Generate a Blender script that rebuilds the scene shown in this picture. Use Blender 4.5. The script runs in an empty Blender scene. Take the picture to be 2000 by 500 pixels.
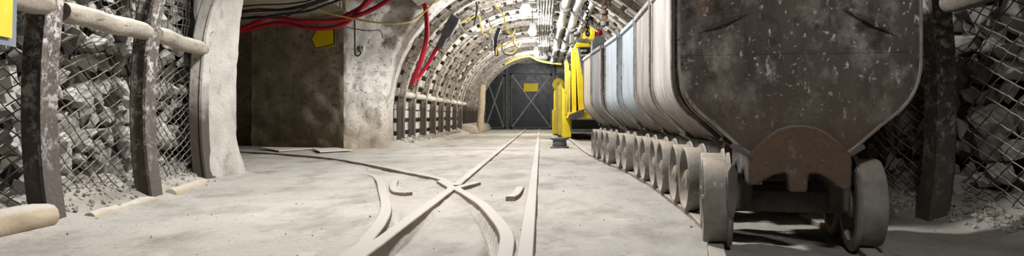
import bpy, bmesh, math, random
import numpy as np
from mathutils import Vector, Matrix, noise

random.seed(7)
scene = bpy.context.scene
C = scene.collection
F, PX, PY, H = 1500.0, 1056.0, 226.0, 0.6      # focal length (px of a 2000x500 frame), principal point, eye height

# ------------------------------------------------------------------ camera
cam_d = bpy.data.cameras.new('camera'); cam = bpy.data.objects.new('camera', cam_d); C.objects.link(cam)
cam.location = (0, 0, H); cam.rotation_euler = (math.pi/2, 0, 0)
cam_d.sensor_width = 36; cam_d.lens = 36*F/2000
cam_d.shift_x = (1000-PX)/2000; cam_d.shift_y = -(250-PY)/2000
cam_d.clip_start = 0.05; cam_d.clip_end = 200
scene.camera = cam
# ------------------------------------------------------------------ world, exposure
w = bpy.data.worlds.new('mine_air'); scene.world = w; w.use_nodes = True
w.node_tree.nodes['Background'].inputs[0].default_value = (0.85, 0.9, 1.0, 1)
w.node_tree.nodes['Background'].inputs[1].default_value = 0.03
vs = scene.view_settings
vs.view_transform = 'Standard'; vs.look = 'None'; vs.gamma = 1; vs.use_curve_mapping = False
vs.exposure = 0.0
# lamps of the mine and two added ones: (x, depth, height, power); the hooded ones hang above the frame, the bare ones are in view
HOODED_AND_FILL = [(-1.0, 4.7, 2.68, 112), (-0.8, 8.2, 2.68, 78), (-1.0, 12.2, 2.6, 80), (0.55, 0.3, 2.4, 42)]  # last entry is an unseen fill light added to brighten the front cart
BULBS = [(-0.28, 14.4, 2.6, 170), (-0.195, 18.3, 2.6, 230), (-0.146, 24.4, 2.6, 270), (-0.13, 30.0, 2.96, 150)]  # last bulb is added to brighten the tunnel end and the doors

# ------------------------------------------------------------------ helpers
def P(px, py, D): return Vector(((px-PX)/F*D, D, H+(PY-py)/F*D))
def G(px, py, h=0.0):
    D = F*(H-h)/(py-PY); return Vector(((px-PX)/F*D, D, h))

class MB:
    def __init__(s): s.v = []; s.f = []
    def add(s, vs, fs):
        n = len(s.v); s.v += [Vector(v) for v in vs]; s.f += [tuple(i+n for i in f) for f in fs]; return s
    def box(s, c, d, rot=None, taper=None):
        x, y, z = [k/2 for k in d]; c = Vector(c)
        vs = [Vector((i*x, j*y, k*z)) for k in (-1, 1) for j in (-1, 1) for i in (-1, 1)]
        if taper:
            for q in vs[4:]: q.x *= taper[0]; q.y *= taper[1]
        if rot is not None: vs = [rot @ q for q in vs]
        return s.add([c+q for q in vs], [(0,2,3,1),(4,5,7,6),(0,1,5,4),(2,6,7,3),(0,4,6,2),(1,3,7,5)])
    def bar(s, a, b, wd, th, up=(0,0,1)):
        a, b = Vector(a), Vector(b); t = (b-a).normalized(); u = Vector(up)
        sd = t.cross(u)
        if sd.length < 1e-4: sd = t.cross(Vector((0,1,0)))
        sd.normalize(); n = sd.cross(t).normalized()
        vs = []
        for p in (a, b):
            for i, j in ((-1,-1),(1,-1),(1,1),(-1,1)): vs.append(p+sd*(i*wd/2)+n*(j*th/2))
        return s.add(vs, [(0,1,2,3),(7,6,5,4),(0,4,5,1),(1,5,6,2),(2,6,7,3),(3,7,4,0)])
    def tube(s, pts, r, n=8, closed=False):
        pts = [Vector(p) for p in pts]; m = len(pts); rings = []; up = None
        for i, p in enumerate(pts):
            if closed: t = pts[(i+1) % m]-pts[i-1]
            else: t = pts[min(i+1, m-1)]-pts[max(i-1, 0)]
            t.normalize()
            if up is None:
                up = Vector((0,0,1)) if abs(t.z) < .9 else Vector((1,0,0))
            sd = t.cross(up)
            if sd.length < 1e-5: sd = t.cross(Vector((0,1,0)))
            sd.normalize(); up = sd.cross(t).normalized()
            rr = r[i] if isinstance(r, (list, tuple)) else r
            rings.append([p+(sd*math.cos(2*math.pi*k/n)+up*math.sin(2*math.pi*k/n))*rr for k in range(n)])
        fs = []
        for i in range(m if closed else m-1):
            j = (i+1) % m
            for k in range(n): fs.append((i*n+k, i*n+(k+1) % n, j*n+(k+1) % n, j*n+k))
        if not closed:
            fs.append(tuple(range(n-1, -1, -1))); fs.append(tuple((m-1)*n+k for k in range(n)))
        return s.add([q for rg in rings for q in rg], fs)
    def lathe(s, prof, c=(0,0,0), axis='x', n=32, closed=True):
        c = Vector(c); vs = []; fs = []; m = len(prof)
        for r, a in prof:
            for k in range(n):
                t = 2*math.pi*k/n; u, v = r*math.cos(t), r*math.sin(t)
                vs.append(c+Vector({'x': (a,u,v), 'y': (u,a,v), 'z': (u,v,a)}[axis]))
        for i in range(m if closed else m-1):
            j = (i+1) % m
            for k in range(n): fs.append((i*n+k, i*n+(k+1) % n, j*n+(k+1) % n, j*n+k))
        return s.add(vs, fs)
    def prism(s, out, a0, a1, plane='xz'):
        m = len(out)
        def q(p, a): return {'xz': (p[0], a, p[1]), 'yz': (a, p[0], p[1]), 'xy': (p[0], p[1], a)}[plane]
        return s.add([q(p, a0) for p in out]+[q(p, a1) for p in out],
                     [tuple(range(m)), tuple(range(2*m-1, m-1, -1))]+[(i, (i+1) % m, m+(i+1) % m, m+i) for i in range(m)])
    def sweep(s, prof, path, ax):
        """closed profile (u inward, v along ax) swept on a path lying in the plane across ax"""
        path = [Vector(p) for p in path]; ax = Vector(ax); m = len(prof); n = len(path); vs = []; fs = []
        for i, p in enumerate(path):
            t = (path[min(i+1, n-1)]-path[max(i-1, 0)]).normalized(); nn = ax.cross(t).normalized()
            for u, v in prof: vs.append(p+nn*u+ax*v)
        for i in range(n-1):
            for k in range(m): fs.append((i*m+k, i*m+(k+1) % m, (i+1)*m+(k+1) % m, (i+1)*m+k))
        fs.append(tuple(range(m-1, -1, -1))); fs.append(tuple((n-1)*m+k for k in range(m)))
        return s.add(vs, fs)
    def grid(s, fn, us, vs_, skip=None):
        nv = len(vs_); fs = []
        pts = [fn(u, v) for u in us for v in vs_]
        for i in range(len(us)-1):
            for j in range(nv-1):
                if skip and skip((us[i]+us[i+1])/2, (vs_[j]+vs_[j+1])/2): continue
                fs.append((i*nv+j, (i+1)*nv+j, (i+1)*nv+j+1, i*nv+j+1))
        return s.add(pts, fs)
    def build(s, name, mat, parent=None, smooth=35, bevel=0, fix=True):
        me = bpy.data.meshes.new(name)
        vs = s.v
        lo = Vector([min(v[i] for v in vs) for i in range(3)]); hi = Vector([max(v[i] for v in vs) for i in range(3)])
        c = (lo+hi)/2; c.z = lo.z if parent is None else c.z
        me.from_pydata([v-c for v in vs], [], s.f)
        if fix:
            b = bmesh.new(); b.from_mesh(me); bmesh.ops.recalc_face_normals(b, faces=b.faces); b.to_mesh(me); b.free()
        if smooth:
            me.shade_smooth()
            if smooth < 180: me.set_sharp_from_angle(angle=math.radians(smooth))
        me.materials.append(mat)
        o = bpy.data.objects.new(name, me); C.objects.link(o); o.location = c
        if parent is not None:
            o.parent = parent; o.matrix_parent_inverse = Matrix.Translation(-world_loc(parent))
        if bevel:
            bv = o.modifiers.new('bevel', 'BEVEL'); bv.width = bevel; bv.segments = 2; bv.limit_method = 'ANGLE'; bv.angle_limit = math.radians(40)
        return o
def world_loc(o):
    l = Vector(o.location)
    if o.parent is not None: l = l+o.matrix_parent_inverse.translation+world_loc(o.parent)
    return l
def tag(o, label, cat, group=None):
    o['label'] = label; o['category'] = cat
    if group: o['group'] = group
    return o
def thing(name, label, cat, loc=(0,0,0), group=None):
    o = bpy.data.objects.new(name, None); C.objects.link(o); o.location = loc; o.empty_display_size = .1
    return tag(o, label, cat, group)
def struct(o, label=None):
    o['kind'] = 'structure'
    if label: o['label'] = label
    return o
def copy_tree(o, parent=None):
    c = o.copy(); C.objects.link(c); c.parent = parent; c.matrix_parent_inverse = o.matrix_parent_inverse.copy()
    for ch in o.children: copy_tree(ch, c)
    return c
def fbm(p, sc, oc=4): return noise.fractal(Vector(p)*sc, 1.0, 2.0, oc)
def smooth_path(pts, n=8):
    pts = [Vector(p) for p in pts]; out = []
    e = [pts[0]*2-pts[1]]+pts+[pts[-1]*2-pts[-2]]
    for i in range(1, len(e)-2):
        a, b, c, d = e[i-1:i+3]
        for k in range(n):
            t = k/n
            out.append(.5*((2*b)+(c-a)*t+(2*a-5*b+4*c-d)*t*t+(3*b-a-3*c+d)*t**3))
    out.append(pts[-1]); return out
def lerp_tab(tab, x):
    for (a, va), (b, vb) in zip(tab, tab[1:]):
        if x <= b: return va+(vb-va)*max(0, (x-a))/(b-a)
    return tab[-1][1]

# ------------------------------------------------------------------ materials
def S(r, g, b):
    f = lambda c: ((c/255+.055)/1.055)**2.4 if c > 10 else c/255/12.92
    return (f(r), f(g), f(b), 1)
def M(name, c1, c2, scale=4, lo=.35, hi=.65, rough=.85, rough2=None, bump=.3, bscale=30, metal=0, over=(), stretch=(1,1,1), dust=None, zmix=None, coord='pos', bdist=.02, spec=.3):
    m = bpy.data.materials.new(name); m.use_nodes = True; nt = m.node_tree; N = nt.nodes; L = nt.links
    bs = N['Principled BSDF']; bs.inputs['Metallic'].default_value = metal; bs.inputs['Roughness'].default_value = rough
    bs.inputs['Specular IOR Level'].default_value = spec
    if coord == 'pos': src = N.new('ShaderNodeNewGeometry').outputs['Position']
    else: src = N.new('ShaderNodeTexCoord').outputs['Object']
    def nz(sc, st=(1,1,1), det=7, rg=.6, off=0):
        mp = N.new('ShaderNodeMapping'); L.new(src, mp.inputs[0]); mp.inputs['Scale'].default_value = st; mp.inputs['Location'].default_value = (off, off*1.7, off*.6)
        t = N.new('ShaderNodeTexNoise'); t.inputs['Scale'].default_value = sc; t.inputs['Detail'].default_value = det; t.inputs['Roughness'].default_value = rg
        L.new(mp.outputs[0], t.inputs['Vector']); return t.outputs['Fac']
    def rmp(fac, a, b):
        r = N.new('ShaderNodeMapRange'); r.inputs['From Min'].default_value = a; r.inputs['From Max'].default_value = b; L.new(fac, r.inputs['Value']); return r.outputs[0]
    def mix(f, a, b):
        x = N.new('ShaderNodeMix'); x.data_type = 'RGBA'; L.new(f, x.inputs['Factor'])
        for k, v in ((6, a), (7, b)):
            if isinstance(v, tuple): x.inputs[k].default_value = v
            else: L.new(v, x.inputs[k])
        return x.outputs[2]
    col = mix(rmp(nz(scale, stretch), lo, hi), c1, c2)
    for i, o in enumerate(over):
        cc, sc, a, b = o[:4]; st = o[4] if len(o) > 4 else (1,1,1)
        col = mix(rmp(nz(sc, st, 8, .65, 3.1+i*5), a, b), col, cc)
    if zmix:      # tint that follows the height, wear and on the carts also painted shade: (colour, z low, z high, jitter)
        cc, z0, z1, jit = zmix
        sp = N.new('ShaderNodeSeparateXYZ'); L.new(src, sp.inputs[0])
        ad = N.new('ShaderNodeMath'); ad.operation = 'MULTIPLY_ADD'; L.new(nz(9, off=9), ad.inputs[0]); ad.inputs[1].default_value = jit; L.new(sp.outputs[2], ad.inputs[2])
        col = mix(rmp(ad.outputs[0], z0+jit/2, z1+jit/2), cc, col)
    if dust:      # settled dust on faces that look up
        cc, a, b = dust
        gn = N.new('ShaderNodeNewGeometry'); sp = N.new('ShaderNodeSeparateXYZ'); L.new(gn.outputs['Normal'], sp.inputs[0])
        ad = N.new('ShaderNodeMath'); ad.operation = 'MULTIPLY_ADD'; L.new(nz(14, off=4), ad.inputs[0]); ad.inputs[1].default_value = .5; L.new(sp.outputs[2], ad.inputs[2])
        col = mix(rmp(ad.outputs[0], a+.25, b+.25), col, cc)
    L.new(col, bs.inputs['Base Color'])
    if rough2 is not None: 
        r = rmp(nz(scale*2, stretch, off=2), .3, .7); mr = N.new('ShaderNodeMapRange'); L.new(r, mr.inputs['Value']); mr.inputs['To Min'].default_value = rough; mr.inputs['To Max'].default_value = rough2; L.new(mr.outputs[0], bs.inputs['Roughness'])
    if bump:
        b = N.new('ShaderNodeBump'); b.inputs['Strength'].default_value = bump; b.inputs['Distance'].default_value = bdist
        L.new(nz(bscale, det=9, rg=.7, off=1.3), b.inputs['Height']); L.new(b.outputs[0], bs.inputs['Normal'])
    return m
def EM(name, col, st):
    m = bpy.data.materials.new(name); m.use_nodes = True; nt = m.node_tree
    b = nt.nodes['Principled BSDF']; b.inputs['Base Color'].default_value = col; b.inputs['Emission Color'].default_value = col; b.inputs['Emission Strength'].default_value = st
    return m

DUST = S(196,190,180)
m_floor = M('dusty_ground', S(170,164,155), S(188,183,174), 1.3, .3, .7, .95, bump=.55, bscale=22, bdist=.03, over=((S(136,129,119), 2.6, .48, .72, (1,.45,1)), (S(128,121,112), 55, .62, .72), (S(150,143,133), 18, .58, .72, (1,.6,1)), (S(204,200,192), 6, .6, .8)))
m_plaster = M('limewashed_plaster', S(234,231,225), S(212,207,198), 2.2, .35, .65, .95, bump=.9, bscale=9, bdist=.05, over=((S(142,132,118), 3.3, .56, .72), (S(104,95,84), 11, .57, .68, (1,1,1.6)), (S(150,140,126), 5, .56, .7, (1.5,1.5,.6)), (S(120,112,100), 40, .66, .74)), zmix=(S(176,160,136), -.1, .9, .9))
m_pillar = M('grey_plaster', S(206,202,194), S(176,170,160), 2.2, .35, .65, .95, bump=.8, bscale=10, bdist=.04, over=((S(140,134,124), 4, .55, .75), (S(96,90,82), 50, .64, .7)))
m_brown_wall = M('brown_masonry', S(188,177,157), S(152,141,122), 2.5, .35, .65, .95, bump=1, bscale=8, bdist=.06, over=((S(104,94,79), 7, .55, .7, (1,1,1.8)), (S(200,192,172), 12, .62, .75)), zmix=(S(120,104,78), -.1, .8, .6))
m_dark_rock = M('dark_rock', S(88,84,78), S(48,46,43), 3, bump=1, bscale=7, bdist=.06)
m_vault = M('vault_rock', S(150,145,136), S(90,86,80), 2.2, bump=1, bscale=7, bdist=.06)
m_stone = [M('stone_grey', S(190,186,178), S(150,146,139), 6, bump=.6, bscale=25, dust=(S(206,202,194), .35, .9)),
           M('stone_pale', S(212,208,200), S(176,171,163), 5, bump=.6, bscale=25, dust=(S(212,208,200), .4, .9)),
           M('stone_dark', S(160,155,148), S(118,114,108), 6, bump=.6, bscale=25, dust=(S(196,192,184), .4, .9))]
m_pebble = M('grit', S(176,170,160), S(150,144,134), 9, bump=.3)
m_post = M('rusty_flaking_steel', S(72,64,57), S(112,104,97), 6, rough=.6, bump=.6, bscale=45, over=((S(196,191,186), 13, .50, .62), (S(74,63,55), 38, .50, .58)), zmix=(S(84,76,69), .1, .9, .9), dust=(DUST, .6, 1))
m_post_plastered = M('plaster_daubed_steel', S(206,202,194), S(176,170,160), 4, rough=.9, bump=.6, bscale=30, over=((S(130,122,112), 18, .58, .66),), zmix=(S(84,76,69), .55, .95, .5))
m_arch = M('whitewashed_steel', S(206,200,192), S(160,152,142), 9, rough=.7, bump=.4, bscale=40, over=((S(70,58,48), 16, .54, .62),), zmix=(S(92,84,76), .75, 1.05, .3))
m_plank = M('concrete_lagging', S(226,222,214), S(196,190,180), 4, bump=.5, bscale=25, over=((S(150,142,132), 9, .58, .74),))
m_wood = M('weathered_timber', S(176,167,153), S(140,131,119), 5, stretch=(3,.5,3), bump=.9, bscale=26, dust=(S(208,202,192), .3, .9), over=((S(80,72,62), 9, .62, .68, (4,.5,4)),))
m_wood_new = M('pale_timber', S(188,172,148), S(158,142,120), 5, stretch=(3,.6,3), bump=.4, bscale=18, dust=(DUST, .5, 1))
m_wire = M('rusty_wire', S(104,96,86), S(64,56,48), 20, rough=.6, bump=.2, dust=(S(200,194,184), .45, 1.0))
m_rail = M('dusty_rail_steel', S(140,124,106), S(112,98,84), 5, rough=.7, bump=.35, bscale=35, over=((S(146,126,104), 14, .58, .7),), dust=(S(176,169,159), .35, .8))
m_wheel = M('worn_wheel_steel', S(142,137,131), S(110,104,98), 8, rough=.5, rough2=.75, bump=.35, bscale=60, metal=.25, over=((S(182,176,168), 18, .6, .75), (S(96,78,62), 22, .62, .72)), dust=(S(186,174,158), .5, 1.0))
m_hub = M('greasy_hub_iron', S(150,138,122), S(112,102,90), 9, rough=.7, bump=.5, bscale=50)
m_edge = M('worn_steel_edge', S(158,151,144), S(112,104,97), 9, rough=.5, bump=.3, bscale=40, over=((S(90,76,66), 14, .58, .66),))
m_chassis = M('dark_iron', S(100,94,88), S(72,67,62), 8, rough=.65, bump=.5, bscale=40, over=((S(120,112,102), 18, .6, .74),), dust=(S(140,132,122), .5, 1))
m_bumper = M('rusted_cast_iron', S(84,76,69), S(102,80,62), 5, rough=.7, bump=.7, bscale=55, over=((S(140,132,122), 70, .60, .72), (S(62,54,48), 34, .56, .7), (S(140,132,124), 6, .58, .75)), dust=(S(140,130,120), .3, .9))
def cart_mat(n, a, b, over): return M(n, a, b, 3.2, .35, .65, rough=.5, rough2=.8, bump=.3, bscale=30, metal=.15, over=over, stretch=(2.5,2.5,.5), zmix=(S(82,70,60), .50, .80, .25))  # lower hull darkened: dirt, with shade put into the colour as well
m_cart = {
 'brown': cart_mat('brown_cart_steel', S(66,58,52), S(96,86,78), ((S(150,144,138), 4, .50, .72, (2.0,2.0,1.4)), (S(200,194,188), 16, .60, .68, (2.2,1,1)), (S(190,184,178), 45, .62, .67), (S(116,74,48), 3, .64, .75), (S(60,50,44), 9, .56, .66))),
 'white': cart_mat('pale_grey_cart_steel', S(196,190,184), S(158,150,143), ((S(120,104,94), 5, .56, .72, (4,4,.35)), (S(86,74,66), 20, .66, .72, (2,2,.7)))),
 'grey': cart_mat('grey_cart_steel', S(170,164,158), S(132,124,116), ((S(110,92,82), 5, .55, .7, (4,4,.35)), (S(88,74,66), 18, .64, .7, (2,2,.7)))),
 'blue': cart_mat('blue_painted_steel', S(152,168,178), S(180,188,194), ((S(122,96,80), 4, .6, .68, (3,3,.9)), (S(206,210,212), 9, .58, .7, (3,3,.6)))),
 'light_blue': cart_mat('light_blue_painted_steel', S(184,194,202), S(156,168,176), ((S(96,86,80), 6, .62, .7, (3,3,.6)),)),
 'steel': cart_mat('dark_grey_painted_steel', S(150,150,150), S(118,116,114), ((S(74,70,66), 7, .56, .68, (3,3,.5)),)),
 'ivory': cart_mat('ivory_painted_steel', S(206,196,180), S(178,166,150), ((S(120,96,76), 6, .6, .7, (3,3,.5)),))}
m_yellow = M('yellow_machine_paint', S(222,200,40), S(206,180,26), 3, rough=.45, bump=.1, over=((S(120,92,40), 9, .64, .7), (S(70,56,40), 22, .68, .72)))
m_olive = M('faded_yellow_paint', S(196,180,70), S(170,152,60), 3, rough=.55, bump=.1, over=((S(110,90,50), 9, .6, .7),))
m_sign_yellow = M('sign_yellow', S(240,212,20), S(232,202,14), 3, rough=.5, bump=0)
m_sign_pale = M('worn_sign_yellow', S(238,214,70), S(226,198,50), 3, rough=.5, bump=0, over=((S(214,206,170), 16, .62, .7),))
m_sign_grey = M('blue_grey_sheet', S(132,140,150), S(100,108,118), 5, rough=.5, bump=.1)
m_black = M('black_door_paint', S(36,38,43), S(26,28,32), 3, rough=.28, rough2=.42, bump=.15, bscale=12, over=((S(70,72,76), 20, .66, .74),))
m_black_frame = M('black_frame_paint', S(88,90,93), S(66,68,70), 5, rough=.4, bump=.15, over=((S(130,128,124), 16, .64, .72),))
m_brace = M('worn_brace_steel', S(150,152,154), S(112,114,116), 6, rough=.4, bump=.1)
m_rubber = M('black_rubber', S(36,36,38), S(26,26,28), 6, rough=.5, bump=.1)
m_red = M('red_rubber_hose', S(176,26,48), S(146,18,38), 8, rough=.45, bump=.15, dust=(S(196,120,128), .6, 1.1))
m_yhose = M('yellow_hose', S(212,194,104), S(190,170,80), 8, rough=.5, bump=.1)
m_gcable = M('dusty_cable', S(150,148,144), S(104,102,98), 10, rough=.5, bump=.15)
m_pipe = M('galvanised_pipe', S(196,194,188), S(156,154,148), 6, rough=.35, rough2=.6, metal=.3, bump=.2, over=((S(128,112,92), 8, .6, .72),))
m_iron = M('grey_iron', S(104,106,109), S(80,82,85), 6, rough=.5, bump=.3, over=((S(120,118,114), 14, .6, .72),))
m_white_box = M('white_plastic', S(228,228,226), S(214,214,212), 4, rough=.4, bump=0)
m_redglass = M('red_lamp_glass', S(190,40,44), S(170,30,36), 5, rough=.2, bump=0)
m_chain = M('rusty_chain', S(150,118,94), S(104,82,66), 12, rough=.6, bump=.3)
m_plate = M('dusty_sheet_steel', S(214,208,198), S(196,188,176), 3, rough=.7, bump=.2)
m_bulb = EM('lit_bulb', (1,.98,.95,1), 60)
m_white_metal = M('white_lamp_housing', S(220,222,224), S(200,202,204), 4, rough=.4, bump=0)

# ------------------------------------------------------------------ lamps' light
def add_light(kind, loc, power, **kw):
    d = bpy.data.lights.new('lamp_light', kind); d.energy = power; d.color = (1, .992, .98)
    for k, v in kw.items(): setattr(d, k, v)
    return d

# ------------------------------------------------------------------ tracks (ground plan)
def xy(*pts): return [(G(a, b).x, G(a, b).y) for a, b in pts]
TRK = [(.86,2.0),(.95,2.6),(1.06,3.2),(1.105,3.42),(1.15,3.65),(1.19,3.95),(1.22,4.4),(1.235,4.86),(1.26,6.0),(1.265,7.15),(1.225,8.25),(1.16,9.45),(1.11,10.5),(1.06,12),(1.05,14),(1.05,22)]
def trk_x(y): return lerp_tab([(b, a) for a, b in TRK], y)
def offset_line(pts, d):
    out = []
    for i, p in enumerate(pts):
        a = Vector(pts[max(i-1,0)]); b = Vector(pts[min(i+1,len(pts)-1)]); t = (b-a).normalized()
        out.append((p[0]+t.y*d, p[1]-t.x*d))
    return out
trk_s = [(p.x, p.y) for p in smooth_path([(a, b, 0) for a, b in TRK], 6)]
GA = .318
XL, XR = -.70, -.065
RAILS = [
 ('rail', [(-.775,1.5),(-.74,3.2),(-.705,5.9),(-.70,6.02),(-.74,6.25),(-.88,6.75)], 'left rail of the straight track below the crossing, bent aside at its far end', 'w'),
 ('rail', [(-.15,1.5),(-.148,3.2),(-.175,3.8),(-.27,4.41),(-.39,5.03),(-.55,5.65),(-.66,6.05),(-.655,6.15),(-.60,6.4),(-.55,6.62)], 'curved rail running from the crossing down beside the right straight rail', 'w'),
 ('rail', [(-.70,6.32),(-.70,8),(-.69,14),(-.66,24),(-.65,34.2)], 'long left rail of the straight track leading from the crossing to the black doors', 's'),
 ('rail', [(-.715,6.34),(-.80,6.62),(-.98,7.14),(-1.32,7.76),(-2.04,9.1),(-2.9,10.5),(-3.8,11.5),(-4.9,12.4),(-6.6,13.2)], 'curved rail sweeping from the crossing into the dark side gallery', 's'),
 ('rail', [(-.066,1.5),(-.064,6),(-.065,14),(-.066,24),(-.066,34.2)], 'right rail of the straight track running unbroken to the black doors', 's'),
 ('rail', [(-.84,1.5),(-.79,3.2),(-.81,3.61),(-.87,4.2),(-.985,4.89),(-1.2,5.84),(-1.45,6.9),(-1.7,7.7),(-2.15,8.6)], 'inner curved rail left of the crossing, half buried in dust', 'w'),
 ('check_rail', [(-1.30,6.85),(-1.21,6.3),(-1.10,5.85),(-.98,5.72)], 'short bent check rail piece lying left of the crossing', 's'),
 ('check_rail', [(-.165,6.2),(-.18,5.7),(-.215,5.42)], 'short check rail piece beside the right straight rail', 's'),
 ('rail', offset_line(trk_s, -GA), 'left rail under the row of mine carts', 's'),
 ('rail', offset_line(trk_s, GA), 'right rail under the row of mine carts, in their shadow', 's')]
def dens(pts, st=.06):
    sp = smooth_path([(a, b, 0) for a, b in pts], 10) if len(pts) < 20 else [Vector((a, b, 0)) for a, b in pts]
    return sp
RL = [dens(r[1]) for r in RAILS]

# ------------------------------------------------------------------ floor
xs = np.unique(np.round(np.concatenate([np.arange(-9, -3.2, .12), np.arange(-3.2, -1.3, .035), np.arange(-1.3, 1.8, .02), np.arange(1.8, 3.6, .05)]), 4))
ys = [-1.0, 0.0, 1.0, 1.6]; 
while ys[-1] < 35.6: ys.append(ys[-1]+max(.02, .009*ys[-1]))
ys = np.array(ys)
gx, gy = np.meshgrid(xs, ys, indexing='ij')
def dist_line(pl):
    d = np.full(gx.shape, 9.0)
    for a, b in zip(pl, pl[1:]):
        ax, ay, bx, by = a.x, a.y, b.x, b.y; l2 = (bx-ax)**2+(by-ay)**2+1e-9
        m = (gy > min(ay, by)-.4) & (gy < max(ay, by)+.4)
        t = np.clip(((gx[m]-ax)*(bx-ax)+(gy[m]-ay)*(by-ay))/l2, 0, 1)
        dd = np.hypot(gx[m]-ax-t*(bx-ax), gy[m]-ay-t*(by-ay)); d[m] = np.minimum(d[m], dd)
    return d
LEFT_X = lambda y: lerp_tab([(0,-2.62),(4.2,-2.72),(5.42,-2.82),(6.72,-2.95),(7.6,-2.95)], y)
gz = np.zeros(gx.shape)
for i in range(gx.shape[0]):
    for j in range(gx.shape[1]):
        x, y = gx[i, j], gy[i, j]
        z = .012*noise.noise((x*1.3, y*.9, 0))+.007*noise.noise((x*6, y*4, 3))+.004*noise.noise((x*17, y*14, 8))
        if y < 7.6:
            e = LEFT_X(y)+.28-x
            if e > 0: z += min(.16, .42*e*e+.10*e)*(1+.5*noise.noise((x*5, y*5, 5)))
        e = x-2.12
        if e > 0: z += min(.16, .5*e*e+.12*e)*(1+.5*noise.noise((x*5, y*5, 6)))
        if y > 14.5:
            e = -2.35-x
            if 0 < e < .9: z += min(.14, .5*e)*(1+.5*noise.noise((x*4, y*4, 5)))
        gz[i, j] = z
for k, (nm, pts, lb, kd) in enumerate(RAILS):       # trodden flangeways beside the rails, dust heaped on the other side
    d = dist_line(RL[k])
    near = np.clip((5.2-gy)/1.2, 0, 1)
    if kd == 'w':
        side = np.zeros(gx.shape)
        gz -= .11*np.exp(-((d-.068)/.02)**2)*near*((gx > -.72) & (gx < -.3) if k == 0 else ((gx < np.interp(gy, [p.y for p in RL[k]], [p.x for p in RL[k]]) ) if k == 1 else (gx > np.interp(gy, [p.y for p in RL[k]], [p.x for p in RL[k]]))))
    gz += .012*np.exp(-(d/.09)**2)*(0 if nm == 'check_rail' else 1)*np.array([[.4+.6*noise.noise((x*2, y*2, 1)) for y in ys] for x in xs])
mb = MB()
nv = len(ys)
mb.v = [Vector((gx[i, j], gy[i, j], gz[i, j])) for i in range(len(xs)) for j in range(nv)]
mb.f = [(i*nv+j, (i+1)*nv+j, (i+1)*nv+j+1, i*nv+j+1) for i in range(len(xs)-1) for j in range(nv-1)]
floor = struct(mb.build('floor', m_floor, smooth=180, fix=False))
def floor_z(x, y):
    i = min(max(int(np.searchsorted(xs, x)), 1), len(xs)-1); j = min(max(int(np.searchsorted(ys, y)), 1), nv-1)
    return float(gz[i-1:i+1, j-1:j+1].mean())

# ------------------------------------------------------------------ vault geometry
CX, CZ, RR = -.2, .62, 2.5
def vault_path(r=RR, n=30, a0=0, a1=math.pi, leg=True, cx=CX):
    p = []
    if leg and a0 == 0: p += [(cx-r, -.02), (cx-r, .3)]
    for k in range(n+1):
        a = a0+(a1-a0)*k/n; p.append((cx-r*math.cos(a), CZ+r*math.sin(a)))
    if leg and a1 == math.pi: p += [(cx+r, .3), (cx+r, -.02)]
    return p
NEAR_LEG = [(0,0),(.3,-.04),(.6,-.055),(.9,-.05),(1.15,-.03),(1.4,.0),(1.7,.1),(2.0,.33),(2.35,.8),(2.65,1.25),(2.85,1.75),(2.95,2.2)]
def near_path(xl, xr):
    l = [(xl+d, z-.02) for z, d in NEAR_LEG]; r = [(xr-d, z-.02) for z, d in NEAR_LEG]
    return l+[((xl+xr)/2, 3.0)]+r[::-1]
ARCH_D = [14.8, 16.05, 17.6, 19.2, 20.7, 22.3, 24.0, 25.6, 27.2, 28.8, 30.4, 32.0, 33.6]
NEAR_D = [4.2, 5.42, 6.72]
JUNC_D = [8.1, 9.5, 10.9, 12.2, 13.5]

# rock behind the lagging of the straight tunnel
mb = MB()
vp = vault_path(RR+.24, 40, leg=True)
def shell(u, v):
    i = min(int(u), len(vp)-2); t = u-i; x = vp[i][0]*(1-t)+vp[i+1][0]*t; z = vp[i][1]*(1-t)+vp[i+1][1]*t
    k = 1+.03*noise.noise((x*1.5, v*1.5, z*1.5)); return Vector((CX+(x-CX)*k, v, CZ+(z-CZ)*k if z > CZ else z))
mb.grid(shell, [i*.5 for i in range(2*len(vp)-1)], list(np.arange(14.4, 35.4, .4)))
vault_far = struct(mb.build('ceiling_tunnel', m_vault, smooth=60, fix=False), 'rough rock vault behind the lagging of the straight tunnel')
# near roof, open on the left over the side gallery
np_ = near_path(-3.0, 2.75)
def shell2(u, v):
    i = min(int(u), len(np_)-2); t = u-i; x = np_[i][0]*(1-t)+np_[i+1][0]*t; z = np_[i][1]*(1-t)+np_[i+1][1]*t
    z = z*1.1; return Vector((x+.07*noise.noise((x*2, v*2, z*2)), v, z+.05*noise.noise((x*2+9, v*2, z*2))))
mb = MB(); mb.grid(shell2, [i*.5 for i in range(14, 2*len(np_)-1)], list(np.arange(-1, 15.4, .3)), skip=lambda u, v: 7.2 < v < 14.3 and u < 7.9)
vault_near = struct(mb.build('ceiling', m_vault, smooth=60, fix=False), 'rough rock roof over the near tunnel and the junction')
# end wall behind doors
mb = MB(); mb.grid(lambda x, z: Vector((x, 35.0+.05*noise.noise((x*2, z*2, 0)), z)), list(np.arange(-3.2, 3.01, .1)), list(np.arange(-.1, 3.7, .1)))
struct(mb.build('wall_end', m_plaster, smooth=60, fix=False), 'whitewashed wall around the black doors')

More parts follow.
